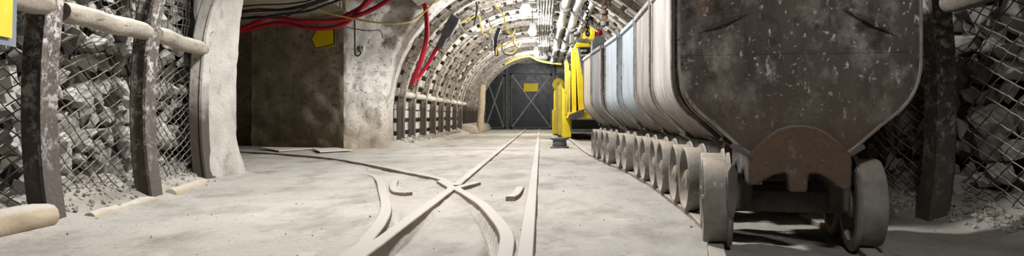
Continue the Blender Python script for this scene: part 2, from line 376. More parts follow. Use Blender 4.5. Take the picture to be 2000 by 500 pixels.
# lagging planks as pieces of the vault
def plank_mesh(L):
    m = MB(); m.box((0,0,0), (.075, L, .2)); return m
plank_proto = {}
def plank(parent, pos, L, ang, wd, dn):
    key = (round(L, 2), wd)
    if key not in plank_proto:
        me = bpy.data.meshes.new('plank'); b = bmesh.new(); bmesh.ops.create_cube(b, size=1)
        bmesh.ops.scale(b, vec=(.08, L, wd), verts=b.verts); bmesh.ops.bevel(b, geom=b.edges, offset=.014, segments=1, affect='EDGES'); b.to_mesh(me); b.free()
        me.materials.append(m_plank); plank_proto[key] = me
    o = bpy.data.objects.new('lagging_plank', plank_proto[key]); C.objects.link(o)
    o.location = pos; o.rotation_euler = (random.uniform(-.01,.01), ang+random.uniform(-.05,.05), random.uniform(-.012,.012))
    o.parent = parent; o.matrix_parent_inverse = Matrix.Translation(-world_loc(parent))
wall_tl = MB()
wall_tl.grid(lambda y, z: Vector((-2.99+.06*noise.noise((y*2, z*2, 4)), y, z)), list(np.arange(14.5, 35.1, .3)), list(np.arange(-.1, .8, .15)))
wall_tl = struct(wall_tl.build('wall_left_tunnel', m_vault, smooth=60, fix=False), 'rock wall behind the lagging on the left of the straight tunnel')
for bi, (d0, d1) in enumerate(zip(ARCH_D, ARCH_D[1:])):
    L = d1-d0-.03; pitch = .25
    s = .05; leg = CZ
    tot = leg+math.pi*RR*.80
    while s < tot:
        r = RR+.105+random.uniform(-.012, .03)
        if s < leg: x, z, a = CX-r, s+.08, 0
        else:
            t = (s-leg)/RR; x, z, a = CX-r*math.cos(t), CZ+r*math.sin(t), t
        wd = .15 if bi % 2 else .165
        if not (bi > 7 and s < .9): plank(wall_tl if s < 2.6 else vault_far, (x, (d0+d1)/2+random.uniform(-.02,.02), z), L, a, wd, bi)
        s += pitch

# ------------------------------------------------------------------ steel arches
TH = [(-.055,-.075),(-.055,-.05),(.045,-.045),(.06,-.03),(.06,.03),(.045,.045),(-.055,.05),(-.055,.075),(-.075,.075),(-.075,-.075)]
TH = [(-u, v) for u, v in TH]
def steel_arch(path2d, y, label, mat, skew=0, group='steel arch supports', sc=1, tilt=0):
    m = MB(); n = len(path2d)
    pp = smooth_path([(p[0], y+skew*(p[0]-CX)/2.5+tilt*p[1], p[1]) for p in path2d], 3)
    m.sweep([(u*sc, v*sc) for u, v in TH], pp, (0,1,0))
    return tag(m.build('steel_arch', mat, smooth=40), label, 'arch support', group)
def clamp(o, x, z, y, a):
    m = MB(); rot = Matrix.Rotation(a, 3, 'Y'); m.box((x, y, z), (.15, .19, .04), rot); m.build('clamp', m_arch, o)
ORD = ['first','second','third','fourth','fifth','sixth','seventh','eighth','ninth','tenth','eleventh','twelfth','last']
for i, d in enumerate(ARCH_D):
    o = steel_arch(vault_path(), d, ('whitewashed steel arch right beside the plastered portal' if i == 0 else f'{ORD[i]} whitewashed steel arch of the tunnel counted from the plastered portal' if i < 12 else 'last whitewashed steel arch right before the black doors'), m_arch)
    if i < 8:
        for a in (.42, .62): clamp(o, CX-RR*math.cos(a), CZ+RR*math.sin(a), d, a)
near_lx = {4.2: -2.70, 5.42: -2.79, 6.72: -2.97}
near_lab = ['nearest rusty steel post and arch, left of frame, timber strut ending beside it', 'middle rusty steel arch standing between two wire mesh bays on the left', 'rusty steel post foot half buried in the grey plastered pillar on the left']
for (d, xl), lb in zip(near_lx.items(), near_lab):
    pth = near_path(xl, 2.25)
    if d > 6:      # the left leg ends inside the plaster; the right half stands behind the carts
        steel_arch(pth[:8], d+.09, lb, m_post_plastered, skew=.05, sc=1.0)
        steel_arch(pth[9:], d+.09, 'half arch over the carts, nearest of those behind the front cart', m_post, skew=.05, group='half arches over the junction')
    else: steel_arch(pth, d+.09, lb, m_post, skew=.1 if d < 5 else .05, sc=1.0)
for i, d in enumerate(JUNC_D):
    p = near_path(-2.9, 2.3)[12:]
    steel_arch(p, d, f'{ORD[i]} half arch over the junction, behind the mine carts', m_arch, group='half arches over the junction')
# roof lagging above the carts on the right
rd = [2.8]+NEAR_D+JUNC_D+[14.8]
for bi, (d0, d1) in enumerate(zip(rd, rd[1:])):
    base = near_path(-2.9, 2.3)
    pts = [base[-1-k] for k in range(len(NEAR_LEG))]
    acc = 0; nxt = 1.55
    for (xa, za), (xb, zb) in zip(pts, pts[1:]):
        l = math.hypot(xb-xa, zb-za)
        while nxt < acc+l:
            t = (nxt-acc)/l; nx_, nz_ = (zb-za)/l, -(xb-xa)/l
            x = xa+(xb-xa)*t+.125*nx_; z = za+(zb-za)*t+.125*nz_
            plank(vault_near, (x, (d0+d1)/2, z), d1-d0-.04, -math.atan2(nz_, nx_), .2, bi); nxt += .28
        acc += l

# ------------------------------------------------------------------ stones behind wire mesh
stone_me = []
for k in range(14):
    b = bmesh.new()
    for q in range(11):
        v = Vector((random.gauss(0,1), random.gauss(0,1), random.gauss(0,1))).normalized(); v = Vector((v.x*random.uniform(.8,1), v.y*1.15, v.z*random.uniform(.65,1)))*random.uniform(.85,1.05); b.verts.new(v*.5)
    bmesh.ops.convex_hull(b, input=b.verts)
    bmesh.ops.bevel(b, geom=b.edges, offset=.01, segments=1, affect='EDGES')
    me = bpy.data.meshes.new('stone'); b.to_mesh(me); b.free(); me.materials.append(m_stone[k % 3]); stone_me.append(me)
def stone(parent, loc, s):
    o = bpy.data.objects.new('stone', random.choice(stone_me)); C.objects.link(o); o.location = loc
    o.rotation_euler = [random.uniform(0, 6.28) for _ in range(3)]; o.scale = (s*.9, s, s*random.uniform(.8,1.1))
    o.parent = parent; o.matrix_parent_inverse = Matrix.Translation(-world_loc(parent))
mb = MB()
WL = lambda y: LEFT_X(y)-.42
mb.grid(lambda y, z: Vector((WL(y)+.08*noise.noise((y*3, z*3, 4))+.05*max(0, z-1.2), y, z)), list(np.arange(-1, 7.3, .12)), list(np.arange(-.1, 2.3, .12)))
wall_left = struct(mb.build('wall_left', m_dark_rock, smooth=40, fix=False), 'rock face packed with stones behind wire mesh')
def pack(parent, y0, y1, z0, z1, xf, sgn, cell):
    z = z0; row = 0
    while z < z1:
        y = y0+(row % 2)*cell/2
        while y < y1:
            s = cell*random.choice([1.0, 1.15, 1.3, 1.5, 1.9])
            stone(parent, (xf(y)+sgn*random.uniform(-.02, .10), y+random.uniform(-.05,.05), z+random.uniform(-.04,.04)), s); y += cell*random.uniform(.95, 1.25)
        z += cell*.92; row += 1
pack(wall_left, 3.85, 7.05, .08, 1.62, lambda y: LEFT_X(y)-.26, -1, .138)
mb = MB()
mb.grid(lambda y, z: Vector((2.82+.08*noise.noise((y*3, z*3, 4)), y, z)), list(np.arange(-1, 35.1, .15)), list(np.arange(-.1, 2.3, .12)))
wall_right = struct(mb.build('wall_right', m_dark_rock, smooth=40, fix=False), 'dark rock face packed with stones behind wire mesh on the right')
pack(wall_right, 3.4, 6.4, .1, 1.45, lambda y: 2.64, 1, .165)

# wire mesh panels
def wire_panel(y0, y1, z0, z1, xf, label, cell=.067, ang=(20, -34), r=.004, seed=0, square=False):
    m = MB(); rnd = random.Random(seed); ph = rnd.uniform(0, 50)
    W, Hh = y1-y0, z1-z0
    angs = (0, 90) if square else ang
    for ai, a in enumerate(angs):
        t = Vector((math.cos(math.radians(a)), math.sin(math.radians(a)))); n = Vector((-t.y, t.x))
        lim = abs(n.x)*W+abs(n.y)*Hh
        o = -lim
        while o < lim:
            o += cell*rnd.uniform(.75, 1.2)*(1.12 if ai else .95)
            pts = []
            s = -3.0; run = []
            tiltj = rnd.uniform(-.03, .03)
            while s < 3.0:
                q = n*o+t*s+n*(s*tiltj)
                y, z = W/2+q.x, Hh/2+q.y
                if -.001 <= y <= W and -.001 <= z <= Hh:
                    dx = .035*noise.noise((y*2+ph, z*2, 0))+.010*noise.noise((y*7+ph, z*7, 3))+(.003 if ai else -.003)*(1 if int(s/.055) % 2 else -1)
                    dz = .014*noise.noise((y*3+ph, z*3, 7))
                    run.append(Vector((xf(y0+y)+dx, y0+y+dz*.6, z0+z+dz)))
                elif run:
                    if len(run) > 2: m.tube(run, r, 5)
                    run = []
                s += .055
            if len(run) > 2: m.tube(run, r, 5)
    return tag(m.build('wire_mesh_panel', m_wire, smooth=60, fix=False), label, 'wire mesh', 'wire mesh panels holding back the stones')
XM = lambda y: LEFT_X(y)-.12
wire_panel(3.3, 4.22, .05, 1.6, XM, 'wire mesh panel at the left edge of the photo, below the yellow sign', seed=1)
wire_panel(4.3, 5.44, .06, 1.08, XM, 'wire mesh panel between the two left posts, below the timber strut', seed=2)
wire_panel(4.3, 5.44, 1.14, 1.75, XM, 'wire mesh strip between the two left posts, above the timber strut', seed=3, cell=.06)
wire_panel(5.52, 6.74, .05, 1.08, XM, 'wire mesh panel between the middle post and the plastered pillar', seed=4)
wire_panel(5.52, 6.74, 1.2, 1.8, XM, 'square wire mesh above the timber strut beside the plastered pillar', seed=5, square=True, cell=.09)
wire_panel(3.1, 4.42, .12, 1.25, lambda y: 2.44, 'wire mesh panel at the right edge of the photo, under the timber strut', seed=6, cell=.075)
wire_panel(4.52, 6.0, .1, 1.4, lambda y: 2.44, 'wire mesh panel in shadow between the front cart and the right post', seed=7, cell=.075)
wire_panel(6.1, 7.4, .1, 1.4, lambda y: 2.44, 'wire mesh panel hidden behind the front cart on the right', seed=8, cell=.075)

# timber struts and floor timbers
def log(a, b, r, label, mat, name='timber_strut', cat='timber', seed=0, n=12):
    m = MB(); a, b = Vector(a), Vector(b); k = 14; pts = []; rad = []
    for i in range(k+1):
        t = i/k; p = a.lerp(b, t)
        pts.append(p+Vector((.012*noise.noise((t*3, seed, 0)), 0, .012*noise.noise((t*3, seed, 5)))))
        rad.append(r*(1+.07*noise.noise((t*4, seed, 9)))*(.86 if i in (0, k) else 1))
    m.tube(pts, rad, n)
    for v in m.v: v += Vector((noise.noise(v*9), 0, noise.noise(v*9+Vector((5,5,5)))))*.008
    return tag(m.build(name, mat, smooth=50), label, cat, 'round timber struts')
LH = 1.19
log((-2.58, 2.6, LH), (-2.63, 4.08, LH), .062, 'round timber strut at the left edge behind the yellow sign', m_wood, seed=1)
log((-2.70, 4.33, LH), (-2.78, 5.42, LH-.005), .062, 'round timber strut between the two left posts', m_wood, seed=2)
log((-2.80, 5.6, LH), (-2.96, 6.74, LH-.01), .062, 'cracked timber strut between the middle post and the plastered pillar', m_wood, seed=3)
log((2.24, 2.3, 1.235), (2.29, 4.36, 1.235), .06, 'round timber strut at the upper right corner above the mesh', m_wood, seed=4)
log((-2.55, 2.3, .075), (-2.62, 4.08, .07), .075, 'pale timber lying on the ground at the lower left corner', m_wood_new, name='floor_timber', seed=5)
log((-2.60, 4.42, .004), (-2.72, 5.36, .002), .042, 'weathered floor timber between the two left posts', m_wood_new, name='floor_timber', seed=6)
log((-2.73, 5.66, .012), (-2.9, 6.62, .01), .055, 'pale floor timber leading to the plastered pillar', m_wood_new, name='floor_timber', seed=7)
for i, (d0, d1) in enumerate(zip(ARCH_D[:8], ARCH_D[1:9])):
    a = .16; x, z = CX-(RR-.02)*math.cos(a), CZ+(RR-.02)*math.sin(a)
    log((x, d0+.1, z), (x, d1-.1, z), .06, f'whitewashed timber strut in the {ORD[i]} bay of the straight tunnel', m_plank, seed=20+i, n=8)

# rubble at wall feet and pebbles
def rubble(name, spots, label):
    m = MB()
    for x, y, s in spots:
        b = stone_me[random.randrange(14)]; rot = Matrix.Rotation(random.uniform(0,6), 3, 'Z') @ Matrix.Rotation(random.uniform(0,6), 3, 'X')
        z = floor_z(x, y)+s*.15
        m.add([Vector((x, y, z))+rot @ (v.co*s) for v in b.vertices], [tuple(p.vertices) for p in b.polygons])
    o = m.build(name, m_pebble, smooth=0); tag(o, label, 'rubble'); o['kind'] = 'stuff'
b = bmesh.new(); bmesh.ops.create_icosphere(b, subdivisions=1, radius=.5)
for v in b.verts: v.co *= random.uniform(.7, 1.1)
ico = bpy.data.meshes.new('pebble'); b.to_mesh(ico); b.free()
sp = []
for _ in range(420):
    y = random.uniform(3.0, 7.0); sp.append((LEFT_X(y)+.02+abs(random.gauss(0, .10))-.16, y, random.uniform(.01, .045)))
rubble('rubble', sp, 'loose rubble along the foot of the left wall')
sp = [(2.36-abs(random.gauss(0, .08))+.06, random.uniform(3.2, 5.6), random.uniform(.01, .05)) for _ in range(700)]
rubble('rubble', sp, 'loose rubble along the foot of the right wall')
sp = []
for _ in range(220):
    y = 2.6+abs(random.gauss(0, 4)); x = random.uniform(-2.5, 2.1); sp.append((x, y, random.choice([.006,.008,.01,.012,.018])))
rubble('pebbles', sp, 'small pebbles and grit scattered over the dusty ground')
sp = [(-2.5-abs(random.gauss(0, .1)), random.uniform(14.6, 24), random.uniform(.03, .1)) for _ in range(220)]
rubble('rubble', sp, 'rubble heaped along the feet of the tunnel arches')

# ------------------------------------------------------------------ plastered pillar, side gallery, portal
def rough(p, amp=.03, sc=2.2): return amp*fbm(p, sc, 4)
mb = MB()
plan = smooth_path([(-3.06,6.74,0),(-3.0,6.72,0),(-2.955,6.80,0),(-2.93,7.1,0),(-2.93,7.35,0),(-2.98,7.5,0),(-3.25,7.56,0),(-4.2,7.6,0),(-6,7.6,0),(-8.6,7.6,0)], 5)
def pil(u, z):
    i = int(u); p = plan[i]; d = rough((p.x, p.y, z), .035); lean = .0*z+(.06*max(0, z-1.0)**1.5 if i < 26 else 0)
    flare = .06*max(0, .35-z)/.35; hi = min(1, max(0, (z-.75)/.2)); hi = hi*hi*(3-2*hi)
    return Vector((p.x+d+lean+(flare if i < 28 else 0)+0, 0+p.y+rough((p.x+5, p.y, z), .02)+(flare*.4 if i > 22 else 0), z))
mb.grid(pil, list(range(len(plan))), list(np.arange(-.05, 3.3, .06)))
struct(mb.build('wall_pillar', m_pillar, smooth=180, fix=False), 'grey plastered pillar at the corner of the side gallery')
mb = MB()
gp = smooth_path([(-3.56,13.88,0),(-4.0,14.12,0),(-4.6,14.46,0),(-5.55,14.98,0),(-5.64,15.06,0),(-5.7,15.5,0),(-5.9,15.7,0),(-7,15.9,0),(-8.6,16,0)], 8)
mb.grid(lambda u, z: Vector((gp[int(u)].x, gp[int(u)].y-rough((gp[int(u)].x*1.0, 3, z*1.6), .05, 2.4)*(0 if u < 1 else 1), z)), list(range(len(gp))), list(np.arange(-.05, 2.75, .06)))
struct(mb.build('wall_gallery', m_brown_wall, smooth=180, fix=False), 'dark brown masonry wall of the side gallery')
mb = MB(); mb.grid(lambda y, z: Vector((-8.4, y, z)), [7.3, 10, 16.4], [-.1, 1.4, 3]); struct(mb.build('wall_gallery_end', m_brown_wall, smooth=0, fix=False), 'dark end of the side gallery')
# gallery ceiling: slab that drops to the left
mb = MB()
mb.grid(lambda x, y: Vector((x, y, lerp_tab([(-8.6, 2.28), (-5.2, 2.34), (-4.2, 2.42), (-3.5, 2.5), (-3.3, 2.52)], x)+.05*fbm((x, y, 0), 1.2))), list(np.arange(-8.6, -3.35, .15)), list(np.arange(7.2, 16.3, .2)))
mb.grid(lambda y, z: Vector((-3.45+.03*fbm((0, y, z), 2), y, z)), list(np.arange(7.2, 14.2, .25)), [2.46, 2.8, 3.2])
struct(mb.build('ceiling_gallery', m_brown_wall, smooth=50), 'low sloping roof of the side gallery')
# portal face around the first arch
mb = MB()
def edge_x(z): return CX-math.sqrt(max((RR+.13)**2-max(0, z-CZ)**2, .01)) if z > CZ else CX-RR-.13
zs = list(np.arange(-.05, 3.24, .05))
def portal(u, z):
    x0, x1 = -3.56, edge_x(z); x = x0+(x1-x0)*u
    s = min(1, max(0, (x-x0)/.8)); y = 13.88+.42*s+ (.5*max(0, (u-.82)/.18)**2 if z < 2.9 else 0)
    return Vector((x, y-rough((x*1.2, 7, z*1.2), .085, 3.0)*(0 if u == 0 else 1), z))
mb.grid(portal, [k/24 for k in range(25)], zs)
struct(mb.build('wall_portal', m_plaster, smooth=180, fix=False), 'whitewashed plastered face around the tunnel portal')
mb = MB()   # right half of the portal face, above and beside the carts
mb.grid(lambda u, z: Vector(((CX*2-edge_x(z))+(3.1-(CX*2-edge_x(z)))*u, 14.6-rough((u*2, 3, z), .05), z)), [k/10 for k in range(11)], zs)
struct(mb.build('wall_portal_right', m_plaster, smooth=180, fix=False), 'plastered face right of the tunnel portal')
mb = MB(); mb.grid(lambda x, z: Vector((x, 14.5, z)), [-3.6, 0, 3.2], [3.1, 3.6]); struct(mb.build('wall_portal_top', m_plaster, smooth=0, fix=False), 'plastered face above the tunnel portal')

# ------------------------------------------------------------------ rails
RPROF = [(-.046,-.06),(.046,-.06),(.044,-.03),(.039,.026),(.034,.031),(-.034,.031),(-.039,.026),(-.044,-.03)]
for (nm, pts, lb, kd), pl in zip(RAILS, RL):
    m = MB(); vs = []; n = len(RPROF); k = len(pl)
    bury = 'half buried' in lb
    sc = .8 if nm == 'check_rail' else .9
    for i, p in enumerate(pl):
        t = (pl[min(i+1, k-1)]-pl[max(i-1, 0)]).normalized(); sd = Vector((t.y, -t.x, 0))
        dz = -.035*max(0, (p.y-6.5))/2 if bury else 0
        dz += .004*noise.noise((p.x*3, p.y*3, 0))
        for u, v in RPROF: vs.append(p+sd*u*sc+Vector((0, 0, v+dz)))
    fs = [(i*n+j, i*n+(j+1) % n, (i+1)*n+(j+1) % n, (i+1)*n+j) for i in range(k-1) for j in range(n)]
    fs += [tuple(range(n-1, -1, -1)), tuple((k-1)*n+j for j in range(n))]
    m.add(vs, fs)
    tag(m.build(nm, m_rail, smooth=22), lb, 'rail', 'rails on the ground')

# ------------------------------------------------------------------ mine carts
HW, HLEN, ZT = .475, .47, 1.4
def tub_outline(hw=HW):
    r = [(hw, ZT), (hw, 1.1), (hw, .86), (hw-.004, .78), (hw-.02, .715), (hw-.05, .66), (hw-.095, .61), (hw-.15, .565), (.255, .50), (.20, .455), (.15, .445)]
    return r+[(-x, z) for x, z in r[::-1]]
def make_cart():
    t = thing('mine_cart', 'cart', 'mine cart')
    o = tub_outline(); inn = [(x*(HW-.012)/HW, z+.012) if z < ZT else (x*(HW-.012)/HW, z) for x, z in o]
    m = MB()
    n = len(o)
    ysl = [-HLEN, -HLEN*.97, -HLEN*.5, 0, HLEN*.5, HLEN*.97, HLEN]
    for ol, rev in ((o, 0), (inn, 1)):
        m.add([(x, y, z) for y in ysl for x, z in ol], [(i*n+j, i*n+j+1, (i+1)*n+j+1, (i+1)*n+j) for i in range(len(ysl)-1) for j in range(n-1)])
    for y in (-HLEN, HLEN):
        m.add([(x, y, z) for x, z in o]+[(x, y, z) for x, z in inn], [(j, j+1, n+j+1, n+j) for j in range(n-1)])
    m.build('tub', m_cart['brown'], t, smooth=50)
    for s in (-1, 1):
        e = MB(); sh = [(x*.975, z+.01 if z < ZT else z) for x, z in o]
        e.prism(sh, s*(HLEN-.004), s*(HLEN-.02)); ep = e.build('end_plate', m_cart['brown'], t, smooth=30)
        sm = MB(); sm.box((0, s*(HLEN-.003), .86), (HW*1.9, .004, .006)); sm.build('seam', m_cart['brown'], ep)
        # folded edge round the end
        m2 = MB(); pth = [Vector((x*1.008, s*(HLEN-.006), z-.003)) for x, z in smooth2(o)]; m2.tube(pth, .009, 6); m2.build('edge_rim', m_edge, t)
    m = MB()
    rim = [(-HW,-HLEN), (HW,-HLEN), (HW,HLEN), (-HW,HLEN)]
    for a, b_ in zip(rim, rim[1:]+rim[:1]): m.bar((a[0], a[1], ZT), (b_[0], b_[1], ZT), .035, .04)
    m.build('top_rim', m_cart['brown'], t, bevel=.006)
    m = MB()
    for sx in (-1, 1): m.box((sx*.17, 0, .38), (.06, 1.02, .13))
    for y in (-.4, 0, .4): m.box((0, y, .40), (.4, .07, .09))
    m.build('chassis', m_chassis, t, bevel=.006)
    for s in (-1, 1):
        ou = [(-.20,.325),(-.185,.312),(-.16,.318),(-.10,.355),(-.06,.368),(-.042,.366),(-.034,.288),(.034,.288),(.042,.366),(.07,.366),(.11,.35),(.165,.305),(.185,.298),(.205,.31),(.207,.42),(.198,.45),(.155,.495),(.115,.53),(.07,.553),(.02,.562),(-.03,.56),(-.08,.545),(-.125,.512),(-.195,.44),(-.20,.42)]
        b_ = MB(); m_o = len(ou); y0, y1, y2 = s*(HLEN-.05), s*(HLEN+.05), s*(HLEN+.075)
        b_.prism(ou, y0, y1)
        b_.build('bumper', m_bumper, t, smooth=30, bevel=.009)
        pl = MB(); pl.prism([(-.275,.36),(-.255,.40),(-.235,.36),(-.235,.24),(-.25,.165),(-.268,.165),(-.278,.24)], s*(HLEN-.03), s*(HLEN-.055)); pl.build('guard_plate', m_chassis, t, bevel=.004)
        for q in (-1, 1): br = MB(); br.bar((q*.26, s*(HLEN-.02), .475), (q*.19, s*(HLEN+.01), .435), .035, .016); br.build('bracket', m_chassis, t)
    for ya in (-.22, .22):
        a = MB(); a.lathe([(.0, -.36), (.032, -.36), (.032, .36), (0, .36)], (0, ya, .22), 'x', 14, closed=False); a.lathe([(0,-.24),(.05,-.24),(.05,.24),(0,.24)], (0, ya, .22), 'x', 16, closed=False)
        a.build('axle', m_chassis, t)
        for sx in (-1, 1):
            ab = MB(); ab.box((sx*.205, ya, .26), (.09, .15, .16)); ab.build('axle_box', m_chassis, t, bevel=.015)
            wm = MB(); S_ = sx
            prof = [(.045,.035),(.06,.03),(.064,.0),(.158,-.012),(.172,.052),(.187,.055),(.192,.045),(.19,-.045),(.212,-.05),(.215,-.062),(.205,-.07),(.165,-.07),(.155,-.02),(.07,-.03),(.065,-.06),(.045,-.065)]
            wm.lathe([(r, a_*S_) for r, a_ in prof], (sx*.32, ya, .22), 'x', 40)
            wh = wm.build('wheel', m_wheel, t, smooth=32)
            hb = MB(); hb.lathe([(0,.058),(.02,.058),(.024,.05),(.042,.048),(.055,.04),(.058,-.07),(0,-.07)] if sx > 0 else [(0,-.058),(.02,-.058),(.024,-.05),(.042,-.048),(.055,-.04),(.058,.07),(0,.07)], (sx*.32, ya, .22), 'x', 16, closed=False)
            for q in range(5):
                an = q*1.2566; hb.lathe([(0, sx*.012),(.009, sx*.012),(.009, sx*-.008),(0, sx*-.008)], (sx*.32, ya+.095*math.cos(an), .22+.095*math.sin(an)), 'x', 6, closed=False)
            hb.build('hub', m_hub, wh)
    return t
def smooth2(o):
    return [(p.x, p.y) for p in smooth_path([(a, b, 0) for a, b in o], 2)]
proto = make_cart()
CARTS = [  # depth, x, yaw, material, label
 (3.64, 1.145, 10.5, 'brown', 'nearest mine cart, scratched dark brown steel, facing the camera with its rusty bumper'),
 (4.82, 1.236, 1.5, 'white', 'second mine cart, pale grey streaked tub right behind the brown front cart'),
 (5.90, 1.258, 1, 'grey', 'third mine cart, grey and rust streaked tub ahead of the blue one'),
 (6.97, 1.265, -.5, 'blue', 'fourth mine cart, blue painted tub with rust patches'),
 (8.18, 1.225, -2.5, 'light_blue', 'fifth mine cart, lightest blue tub of the row'),
 (9.42, 1.155, -3, 'steel', 'sixth mine cart, dark grey front plate behind the light blue one'),
 (10.5, 1.11, -2.5, 'ivory', 'farthest mine cart of the row, ivory tub before the yellow machine')]
BODY = ('tub', 'end_plate', 'top_rim', 'seam')
carts = []
for i, (d, x, yaw, mk, lb) in enumerate(CARTS):
    c = proto if i == 0 else copy_tree(proto)
    c.location = (x, d, 0); c.rotation_euler.z = -math.radians(yaw)
    tag(c, lb, 'mine cart', 'row of mine carts')
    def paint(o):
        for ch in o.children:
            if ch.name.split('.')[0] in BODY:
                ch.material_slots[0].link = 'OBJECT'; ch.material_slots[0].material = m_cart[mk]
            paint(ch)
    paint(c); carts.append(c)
    if mk in ('white', 'steel'):
        for ch in c.children:
            if ch.name.startswith('end_plate'): ch.material_slots[0].material = m_cart['brown']
# welded strips on the front cart's end plate
c0 = carts[0]
for xa, za, xb, zb in ((-.41, .945, -.18, 1.03), (.165, 1.045, .40, .915)):
    m = MB(); y = -HLEN+.0
    a, b_ = Vector((xa, y, za)), Vector((xb, y, zb)); mid = (a+b_)/2
    n_ = Vector((-(b_-a).z, 0, (b_-a).x)).normalized(); k0 = Vector((0,.006,0)); pk = mid+n_*-.006+Vector((0,-.028,0)); m.add([a+k0, b_+k0, mid+n_*.022+k0, pk, mid-n_*.008+k0], [(0,3,2),(2,3,1),(0,4,3),(4,1,3),(0,2,1,4)])
    o = m.build('welded_strip', m_cart['brown']); o.parent = c0; o['label'] = 'slanting welded strip'

# ------------------------------------------------------------------ bare bulbs in the tunnel and hooded lamps above the junction, with the added fill
for i, (x, d, z, pw) in enumerate(BULBS):
    t = thing('ceiling_lamp', f'{["nearest and brightest", "second", "third", "added farthest"][i]} lit bulb lamp under the tunnel roof, counted from the camera', 'lamp', (x, d, z), 'bulb lamps under the tunnel roof')
    m = MB(); m.lathe([(0,-.1),(.05,-.09),(.085,-.055),(.1,0),(.085,.05),(.05,.08),(0,.085)], (x, d, z), 'z', 18, closed=False); m.build('bulb', m_bulb, t, smooth=180)
    m = MB(); m.lathe([(.0,.075),(.07,.075),(.075,.13),(.05,.2),(0,.2)], (x, d, z), 'z', 14, closed=False); m.build('lamp_cap', m_white_metal, t)
    m = MB(); m.tube([(x, d, z+.19), (x, d, z+.6)], .012, 6); m.build('hanger', m_iron, t)
    l = add_light('POINT', None, pw, shadow_soft_size=.09); lo = bpy.data.objects.new('lamp_light', l); C.objects.link(lo); lo.location = (0, 0, -.2); lo.parent = t
for i, (x, d, z, pw) in enumerate(HOODED_AND_FILL):
    t = thing('hooded_or_fill_lamp', ['hooded lamp over the curved rails before the crossing, above the frame', 'hooded lamp over the track crossing, above the frame', 'hooded lamp before the side gallery, above the frame', 'added fill lamp above the camera, out of frame'][i], 'lamp', (x, d, z))
    m = MB(); m.lathe([(.30,.0),(.27,.06),(.12,.17),(.06,.2),(.0,.2),(0,.19),(.055,.19),(.11,.16),(.26,.05),(.29,0)], (x, d, z), 'z', 24); m.build('hood', m_iron, t)
    m = MB(); m.lathe([(0,-.02),(.05,0),(.06,.05),(.03,.1),(0,.1)], (x, d, z+.06), 'z', 14, closed=False); m.build('bulb', m_bulb, t, smooth=180)
    m = MB(); m.tube([(x, d, z+.19), (x, d, z+.5)], .015, 6); m.build('hanger', m_iron, t)
    l = add_light('SPOT', None, pw*4, shadow_soft_size=.14, spot_size=math.radians(150), spot_blend=.25); lo = bpy.data.objects.new('lamp_light', l); C.objects.link(lo); lo.location = (0, 0, -.02); lo.parent = t

# ------------------------------------------------------------------ black doors at the tunnel end
DD = 34.5
def dr(px, py, d=DD): return P(px, py, d)
def door(name, x0, x1, ytop, ybot, label, hinge=None):
    a, b_ = dr(x0, ybot), dr(x1, ytop); a.z = max(a.z, .02)
    t = bpy.data.objects.new(name, None); C.objects.link(t); t.location = ((a.x+b_.x)/2, DD, 0); struct(t, label)
    m = MB(); m.box(((a.x+b_.x)/2, DD, (a.z+b_.z)/2), (b_.x-a.x, .03, b_.z-a.z)); m.build('panel', m_black, t)
    w_ = .07
    for p, q in (((a.x+w_/2, a.z), (a.x+w_/2, b_.z)), ((b_.x-w_/2, a.z), (b_.x-w_/2, b_.z)), ((a.x, a.z+w_/2), (b_.x, a.z+w_/2)), ((a.x, b_.z-w_/2), (b_.x, b_.z-w_/2))):
        m = MB(); m.bar((p[0], DD-.04, p[1]), (q[0], DD-.04, q[1]), w_, .05, up=(0,1,0)); m.build('frame_bar', m_black_frame, t)
    for zf, in ((.18,), (.86,)):
        zz = a.z+(b_.z-a.z)*zf; m = MB(); m.box(((a.x+b_.x)/2, DD-.02, zz), (b_.x-a.x-.14, .012, .02)); m.build('seam', m_black_frame, t)
    for k, (z0, z1) in enumerate(((a.z, b_.z), (b_.z, a.z))):
        m = MB(); m.bar((a.x+.05, DD-.05-.03*k, z0+(.05 if z0 < z1 else -.05)), (b_.x-.05, DD-.05-.03*k, z1+(-.05 if z0 < z1 else .05)), .06, .03, up=(0,1,0)); m.build('brace', m_brace, t)
    if hinge:
        for zf in (.12, .85):
            m = MB(); m.lathe([(0,-.14),(.035,-.14),(.035,.14),(0,.14)], (hinge(a, b_), DD-.07, a.z+(b_.z-a.z)*zf), 'z', 10, closed=False); m.build('hinge', m_black_frame, t)
    return t
door('door_1', 946.5, 986, 146.5, 251, 'narrow black steel door leaf with crossed braces at the left')
door('door_2', 997.5, 1077.5, 144.5, 253, 'wide black steel door with crossed braces at the tunnel end', lambda a, b_: a.x+.01)
door('door_3', 1084, 1122, 144.5, 251, 'black steel door leaf half hidden behind the yellow machine')
m = MB(); a, b_ = dr(992, 144), dr(1082, 124); m.box(((a.x+b_.x)/2, DD, (a.z+b_.z)/2), (b_.x-a.x, .05, b_.z-a.z)); struct(m.build('trim_1', m_black, bevel=.01), 'black lintel panel above the wide door')
for k, px in enumerate((990.5, 1081)):
    m = MB(); a = dr(px, 122); m.box((a.x, DD-.03, a.z/2), (.15, .12, a.z)); struct(m.build(f'trim_{k+2}', m_black_frame, bevel=.01), 'black steel door post')
for k, (x0, x1) in enumerate(((945, 989), (1083, 1124))):
    m = MB(); a, b_ = dr(x0, 146), dr(x1, 142); m.box(((a.x+b_.x)/2, DD-.01, (a.z+b_.z)/2), (b_.x-a.x, .08, b_.z-a.z)); struct(m.build(f'trim_{k+4}', m_black_frame), 'black steel lintel bar')
m = MB(); a, b_ = dr(1023, 179, DD-.1), dr(1051, 163, DD-.1); m.box(((a.x+b_.x)/2, DD-.1, (a.z+b_.z)/2), (b_.x-a.x, .015, b_.z-a.z))
tag(m.build('yellow_plate', m_sign_yellow), 'blank yellow rectangular plate on the wide black door', 'sign')
